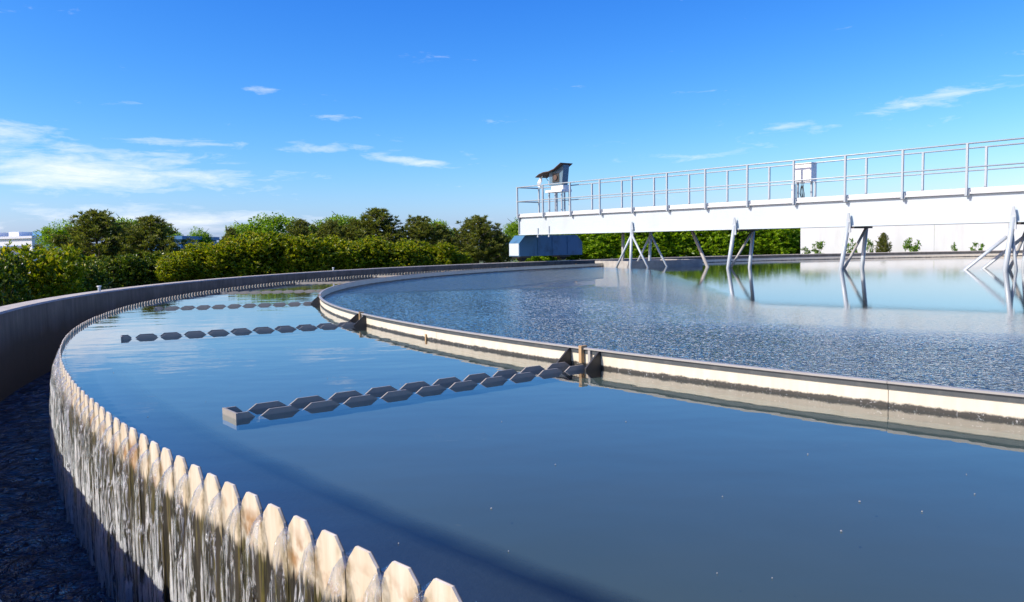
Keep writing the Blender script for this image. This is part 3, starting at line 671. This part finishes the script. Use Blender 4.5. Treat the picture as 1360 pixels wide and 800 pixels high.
def pine(seed, mat, openness=1.0):
    """height 1, half width ~.42: whorled limbs turning upwards, needle tufts"""
    r = np.random.default_rng(seed); tufts = []; dirs = []; limbs = MB()
    lean = r.uniform(-.05, .05, 2)
    trunk_pts = [Vector((lean[0] * t, lean[1] * t, t)) for t in np.linspace(0, .95, 7)]
    limbs_pts = []
    for z in np.arange(.14, .97, .042):
        k = r.integers(4, 7); a0 = r.uniform(0, 6.28)
        for j in range(k):
            a = a0 + j * 2 * math.pi / k + r.uniform(-.35, .35)
            prof = .44 * (1 - max(0, z - .25) / .80) ** .8 if z > .25 else .40
            L = prof * r.uniform(.6, 1.12)
            b = np.array([lean[0] * z, lean[1] * z, z]); pts = []
            for t in np.linspace(0, 1, 6):
                pts.append(b + np.array([math.cos(a) * L * t, math.sin(a) * L * t, L * (.12 * t + .42 * t * t)]))
            pts = np.array(pts); limbs_pts.append(pts)
            m = max(4, int(26 * L / .4))
            for t in r.uniform(.28, 1.02, m):
                i = min(4, int(t * 5)); q = pts[i] + (pts[i + 1] - pts[i]) * (t * 5 - i)
                tufts.append(q + r.normal(0, .022, 3) * (1 if t < .95 else .3)); dirs.append((pts[i + 1] - pts[i]) / np.linalg.norm(pts[i + 1] - pts[i]) * .4 + np.array([0, 0, .75]) + r.normal(0, .25, 3))
    for t in range(10): tufts.append(np.array([lean[0], lean[1], .93 + .008 * t])); dirs.append(np.array([r.normal(0, .2), r.normal(0, .2), 1]))
    T = np.array(tufts); D = np.array(dirs); Vs = []
    for k in range(15):
        d = D + unit(len(T), r) * .75; L = r.uniform(.035, .062, len(T)); Vs.append(leaf_quads(T, d, unit(len(T), r), L, np.full(len(T), .0075), .1))
    cr_ = quad_mesh('crown', np.concatenate(Vs), mat)
    lb = MB(); lb.tube(trunk_pts, [.020 * (1 - .8 * i / 6) for i in range(7)], 8)
    for pts in limbs_pts: lb.tube([Vector(p) for p in pts[::2]] + [Vector(pts[-1])], [.006, .005, .0035, .002], 4, False)
    return cr_, lb.mesh('trunk', MT['bark'])
def stems(seed, h=.7):
    r = random.Random(seed); b = MB()
    for i in range(7):
        a = r.uniform(0, 6.28); e = r.uniform(.15, .32)
        b.tube([(0.03 * math.cos(a), .03 * math.sin(a), -.02), (.4 * e * math.cos(a), .4 * e * math.sin(a), h * .45), (e * math.cos(a + .2), e * math.sin(a + .2), h * r.uniform(.8, 1.05))], [.014, .01, .004], 6)
    return b
def trunk_leafy(seed):
    r = random.Random(seed); b = MB(); b.tube([(0, 0, -.02), (.02, 0, .35), (0, .02, .75), (.01, .01, .9)], [.028, .022, .015, .006], 8)
    for i in range(8):
        a = r.uniform(0, 6.28); z = r.uniform(.3, .8); e = r.uniform(.15, .3)
        b.tube([(0, 0, z), (e * .5 * math.cos(a), e * .5 * math.sin(a), z + .08), (e * math.cos(a), e * math.sin(a), z + .18)], [.010, .007, .003], 5)
    return b
LA = [laurel(10 + i, MT['laurel']) for i in range(4)]; LB = [laurel(30 + i, MT['laurel_b']) for i in range(3)]
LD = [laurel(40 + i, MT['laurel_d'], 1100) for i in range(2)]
LT = [stems(50 + i).mesh('stems', MT['twig']) for i in range(2)]
BRT = [leafy(60 + i, MT['bright']) for i in range(3)]; BT = trunk_leafy(3).mesh('trunk', MT['bark'])
PN = [pine(70 + i, MT['pine']) for i in range(4)]
BB = {}
def plant(name, px, pyt, Y, wpx, crown, trunk, label, cat, group, tops=1.0, kmin=.72, base=GROUND):
    """stand a plant at depth Y whose top reaches picture row pyt and whose width is wpx pixels (1360 wide)"""
    p = at(px, pyt, Y); hgt = p.z - base; w = wpx * Y / F_PX / 2
    if crown.name not in BB:
        co = np.empty(len(crown.vertices) * 3, np.float32); crown.vertices.foreach_get('co', co); co = co.reshape(-1, 3)
        BB[crown.name] = (float(co[:, 2].max()), float(np.percentile(np.hypot(co[:, 0], co[:, 1]), 97)))
    zt, hw = BB[crown.name]; hs = hgt / zt; kk = min(1.5, max(kmin, w / (hw * hs)))
    e = empty(name, (p.x, Y, base), (0, 0, rnd.uniform(0, 6.28))); e.scale = (kk * hs, kk * hs, hs)
    tag(e, label, cat, group); link('trunk' if 'tree' in name else 'stems', trunk, e); link('crown', crown, e); return e

# front-left laurels
fr = [(50, 317, 24, 118, 0, 'big glossy laurel bush at the far left edge, right behind the tank wall'), (-6, 334, 22, 90, 1, 'low laurel bush cut by the left picture edge'), (98, 336, 34, 80, 2, 'laurel bush at the foot of the left pine, beside the wall peg')]
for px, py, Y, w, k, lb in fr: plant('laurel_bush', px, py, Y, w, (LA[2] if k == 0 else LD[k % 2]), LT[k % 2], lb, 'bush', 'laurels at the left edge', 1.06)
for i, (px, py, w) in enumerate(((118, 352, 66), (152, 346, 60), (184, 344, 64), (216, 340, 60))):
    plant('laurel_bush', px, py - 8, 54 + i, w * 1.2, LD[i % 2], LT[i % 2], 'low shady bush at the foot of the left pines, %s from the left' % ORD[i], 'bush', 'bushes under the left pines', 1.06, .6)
# hedge of laurels
n = 15
for i in range(n):
    px = 236 + 26.5 * i + rnd.uniform(-5, 5); Y = 56 + 10 * (i / (n - 1)) ** 1.0 + rnd.uniform(-.7, .7)
    pyt = [334, 326, 318, 312, 306, 306, 308, 311, 311, 313, 314, 315, 318, 322, 330][i] + rnd.uniform(-2, 2)
    plant('laurel_bush', px, pyt, Y, rnd.uniform(72, 92), LA[(i * 3) % 4], LT[i % 2], 'yellow-green laurel bush, %s from the left in the hedge left of the bridge' % ORD[i], 'bush', 'hedge left of the bridge', 1.06)
n = 12
for i in range(n):
    px = 700 + 33 * i + rnd.uniform(-5, 5); pyt = [318, 306, 299, 296, 292, 290, 288, 286, 285, 286, 288, 290][i] + rnd.uniform(-2, 2)
    plant('laurel_bush', px, pyt, 104 + rnd.uniform(-2, 2), rnd.uniform(70, 84), LB[i % 3], LT[i % 2], 'fresh green bush, %s from the left in the hedge under the bridge' % ORD[i], 'bush', 'hedge behind the bridge', 1.06)
# pines
pines = [(128, 276, 62, 165, 0, 'tall open pine left of the white roof, its tip above the other left trees'), (196, 284, 62, 130, 1, 'dark pine right of the white roof, in front of the blue facade'), (163, 330, 62, 60, 2, 'low young pine between the two left pines'),
         (305, 299, 78, 22, 3, 'small dark pointed conifer alone above the left end of the hedge'),
         (402, 289, 78, 62, 2, 'small pine behind the hedge, just right of the bright green tree'), (438, 290, 78, 66, 0, 'slender pine behind the hedge, left of the tallest far pine'), (503, 274, 78, 104, 1, 'tallest of the far pines behind the hedge'), (470, 288, 78, 60, 3, 'small pine touching the left side of the tallest far pine'),
         (556, 284, 78, 92, 3, 'broad pine right of the tallest far pine'), (592, 302, 78, 60, 2, 'small pine in the gap behind the end of the hedge'), (633, 284, 78, 92, 0, 'rounded dark pine nearest the carriage'), (663, 304, 78, 46, 2, 'low pine squeezed between the rounded pine and the carriage')]
for px, py, Y, w, k, lb in pines: plant('pine_tree', px, py, Y, w, PN[k][0], PN[k][1], lb, 'pine', 'pines behind the tank', .985).scale.x *= 1.12
# bright broadleaf trees
brt = [(86, 296, 88, 58, 0, 'bright green tree peeking out left of the tall left pine'), (170, 294, 88, 50, 1, 'bright green tree peeking out between the two left pines'), (212, 300, 88, 54, 2, 'bright green tree behind the dark pine, above the blue facade'), (265, 306, 88, 36, 0, 'thin light green tree right of the blue facade'),
       (328, 301, 88, 50, 1, 'small yellow-green tree beside the pointed conifer'), (363, 287, 88, 74, 2, 'rounded bright green tree rising above the hedge'), (425, 295, 88, 60, 0, 'pale green tree behind the slender far pine'), (458, 290, 88, 56, 1, 'pale green tree left of the tallest far pine'), (578, 296, 88, 60, 2, 'light green tree behind the broad far pine'), (690, 292, 88, 50, 0, 'bright green tree half hidden behind the carriage and bridge end')]
for px, py, Y, w, k, lb in brt: plant('leafy_tree', px, py - 6, Y, w * 1.15, BRT[k], BT, lb, 'tree', 'bright green trees', 1.36)
for i, px in enumerate((1085, 1150, 1215, 1270, 1340)):
    plant('leafy_tree', px, 281 + rnd.uniform(-3, 4), 118, 100, BRT[i % 3], BT, 'green tree rising behind the white wall and mirrored in the pool, %s from the left' % ORD[i], 'tree', 'trees behind the white wall', 1.36)
# weeds in front of the white wall
def wall_y(px):
    lo, hi = 0.0, 1.0
    for _ in range(40):
        t = (lo + hi) / 2; q = A + dv * t
        if q.x / q.y < ray(px, 330).x / ray(px, 330).y: lo = t
        else: hi = t
    return (A + dv * lo).y
weeds = [(1070, 327, 12), (1086, 320, 18), (1130, 316, 16), (1155, 316, 11), (1212, 315, 22), (1267, 321, 9), (1299, 321, 18)]
for i, (px, py, w) in enumerate(weeds):
    plant('weed_bush', px, py, wall_y(px) - 2, w, leafy(90 + i, MT['weed'], 12, 26, .11), LT[0], 'spindly green weed in front of the white wall, %s from the left' % ORD[i], 'weed', 'weeds along the white wall', 1.3, .22)
plant('conifer_seedling', 1173, 308, wall_y(1173) - 2, 22, PN[1][0], PN[1][1], 'dark little conifer among the weeds before the white wall', 'conifer', None, .985, .4)
# ------------------------------------------------------------------ buildings on the left
def facade(name, px0, px1, pyt, pyb, Y, depth, label, wall='bldg', roof='roofw', rz=0.0):
    a, b = at(px0, pyt, Y), at(px1, pyt, Y); e = empty(name, (a.x, Y, GROUND), (0, 0, rz)); tag(e, label, 'building'); H = a.z - GROUND; Wd = b.x - a.x
    MB().box(0, Wd, 0, depth, 0, H).build('wall', MT[wall], e); MB().box(-.25, Wd + .25, -.25, depth + .25, H + .002, H + .35).build('roof', MT[roof], e)
    return e, Wd, H
e, w, hh = facade('white_hall', -190, 84, 323, 360, 125, 5, 'white industrial hall with a band of blue windows at the far left', rz=-.22)
for i in range(7):
    x0 = .8 + i * (w - 1.2) / 7; f_ = MB().box(x0, x0 + (w - 1.2) / 7 - .5, -.06, -.004, hh - 2.3, hh - 1.0).build('window', MT['bldgblue'], e); MB().box(x0 + .12, x0 + (w - 1.2) / 7 - .62, -.08, -.063, hh - 2.2, hh - 1.1).build('pane', MT['glass'], f_)
for i in range(4): MB().box(w - 2.6 - 4.2 * i, w - .8 - 4.2 * i, 3, 6, hh + .36, hh + 1.1).build('roof_unit', MT['bldgblue' if i == 0 else 'roofw'], e)
a, b = at(118, 338, 95), at(190, 338, 95)
e = empty('gabled_shed', (a.x, 95, GROUND)); tag(e, 'shed with a sloping white roof showing between the two left pines', 'building')
H = a.z - GROUND; Wd = b.x - a.x; rise = at(160, 317, 95).z - GROUND
MB().prism([(0, 0, 0), (Wd, 0, 0), (Wd, 0, H), (Wd * .62, 0, rise), (0, 0, H)], (0, 12, 0)).build('wall', MT['bldg'], e)
MB().prism([(-.4, -.3, H + .002), (Wd * .62, -.3, rise + .004), (Wd * .62, -.3, rise + .30), (-.4, -.3, H + .30)], (0, 12.6, 0)).build('roof', MT['roofw'], e)
MB().prism([(Wd * .62 + .002, -.3, rise + .004), (Wd + .3, -.3, H + .002), (Wd + .3, -.3, H + .30), (Wd * .62 + .002, -.3, rise + .30)], (0, 12.6, 0)).build('roof', MT['bldgblue'], e)
MB().box(Wd * .3, Wd * .5, -.06, -.004, .2, 2.6).build('door', MT['bldgblue'], e)
e, w, hh = facade('blue_block', 196, 240, 319, 345, 82, 10, 'plain blue-clad block right of the dark left pine', 'bldgblue', 'bldgblue')
MB().box(w * .2, w * .45, -.06, -.004, hh - 2.2, hh - 1.2).build('window', MT['glass'], e)

# ------------------------------------------------------------------ flecks on the water
fk = MB(); r = random.Random(9)
for i in range(40):
    px, py = r.uniform(120, 1300), r.uniform(430, 780)
    d = ray(px, py); k = (0 - CAM_H) / d.z; x, y = d.x * k, d.y * k; rr = math.hypot(x - CX, y - CY)
    if not (RB + .2 < rr < RW - .1): continue
    s = r.uniform(.0012, .0032); pts = [(x + s * r.uniform(.7, 1.3) * math.cos(t), y + s * r.uniform(.7, 1.3) * math.sin(t), .0015) for t in [q * math.pi / 3 for q in range(6)]]
    fk.prism(pts, (0, 0, .002))
tag(fk.build('floating_flecks', MT['rim']), 'tiny pale flecks of scum drifting on the foreground water', 'scum', kind='stuff')
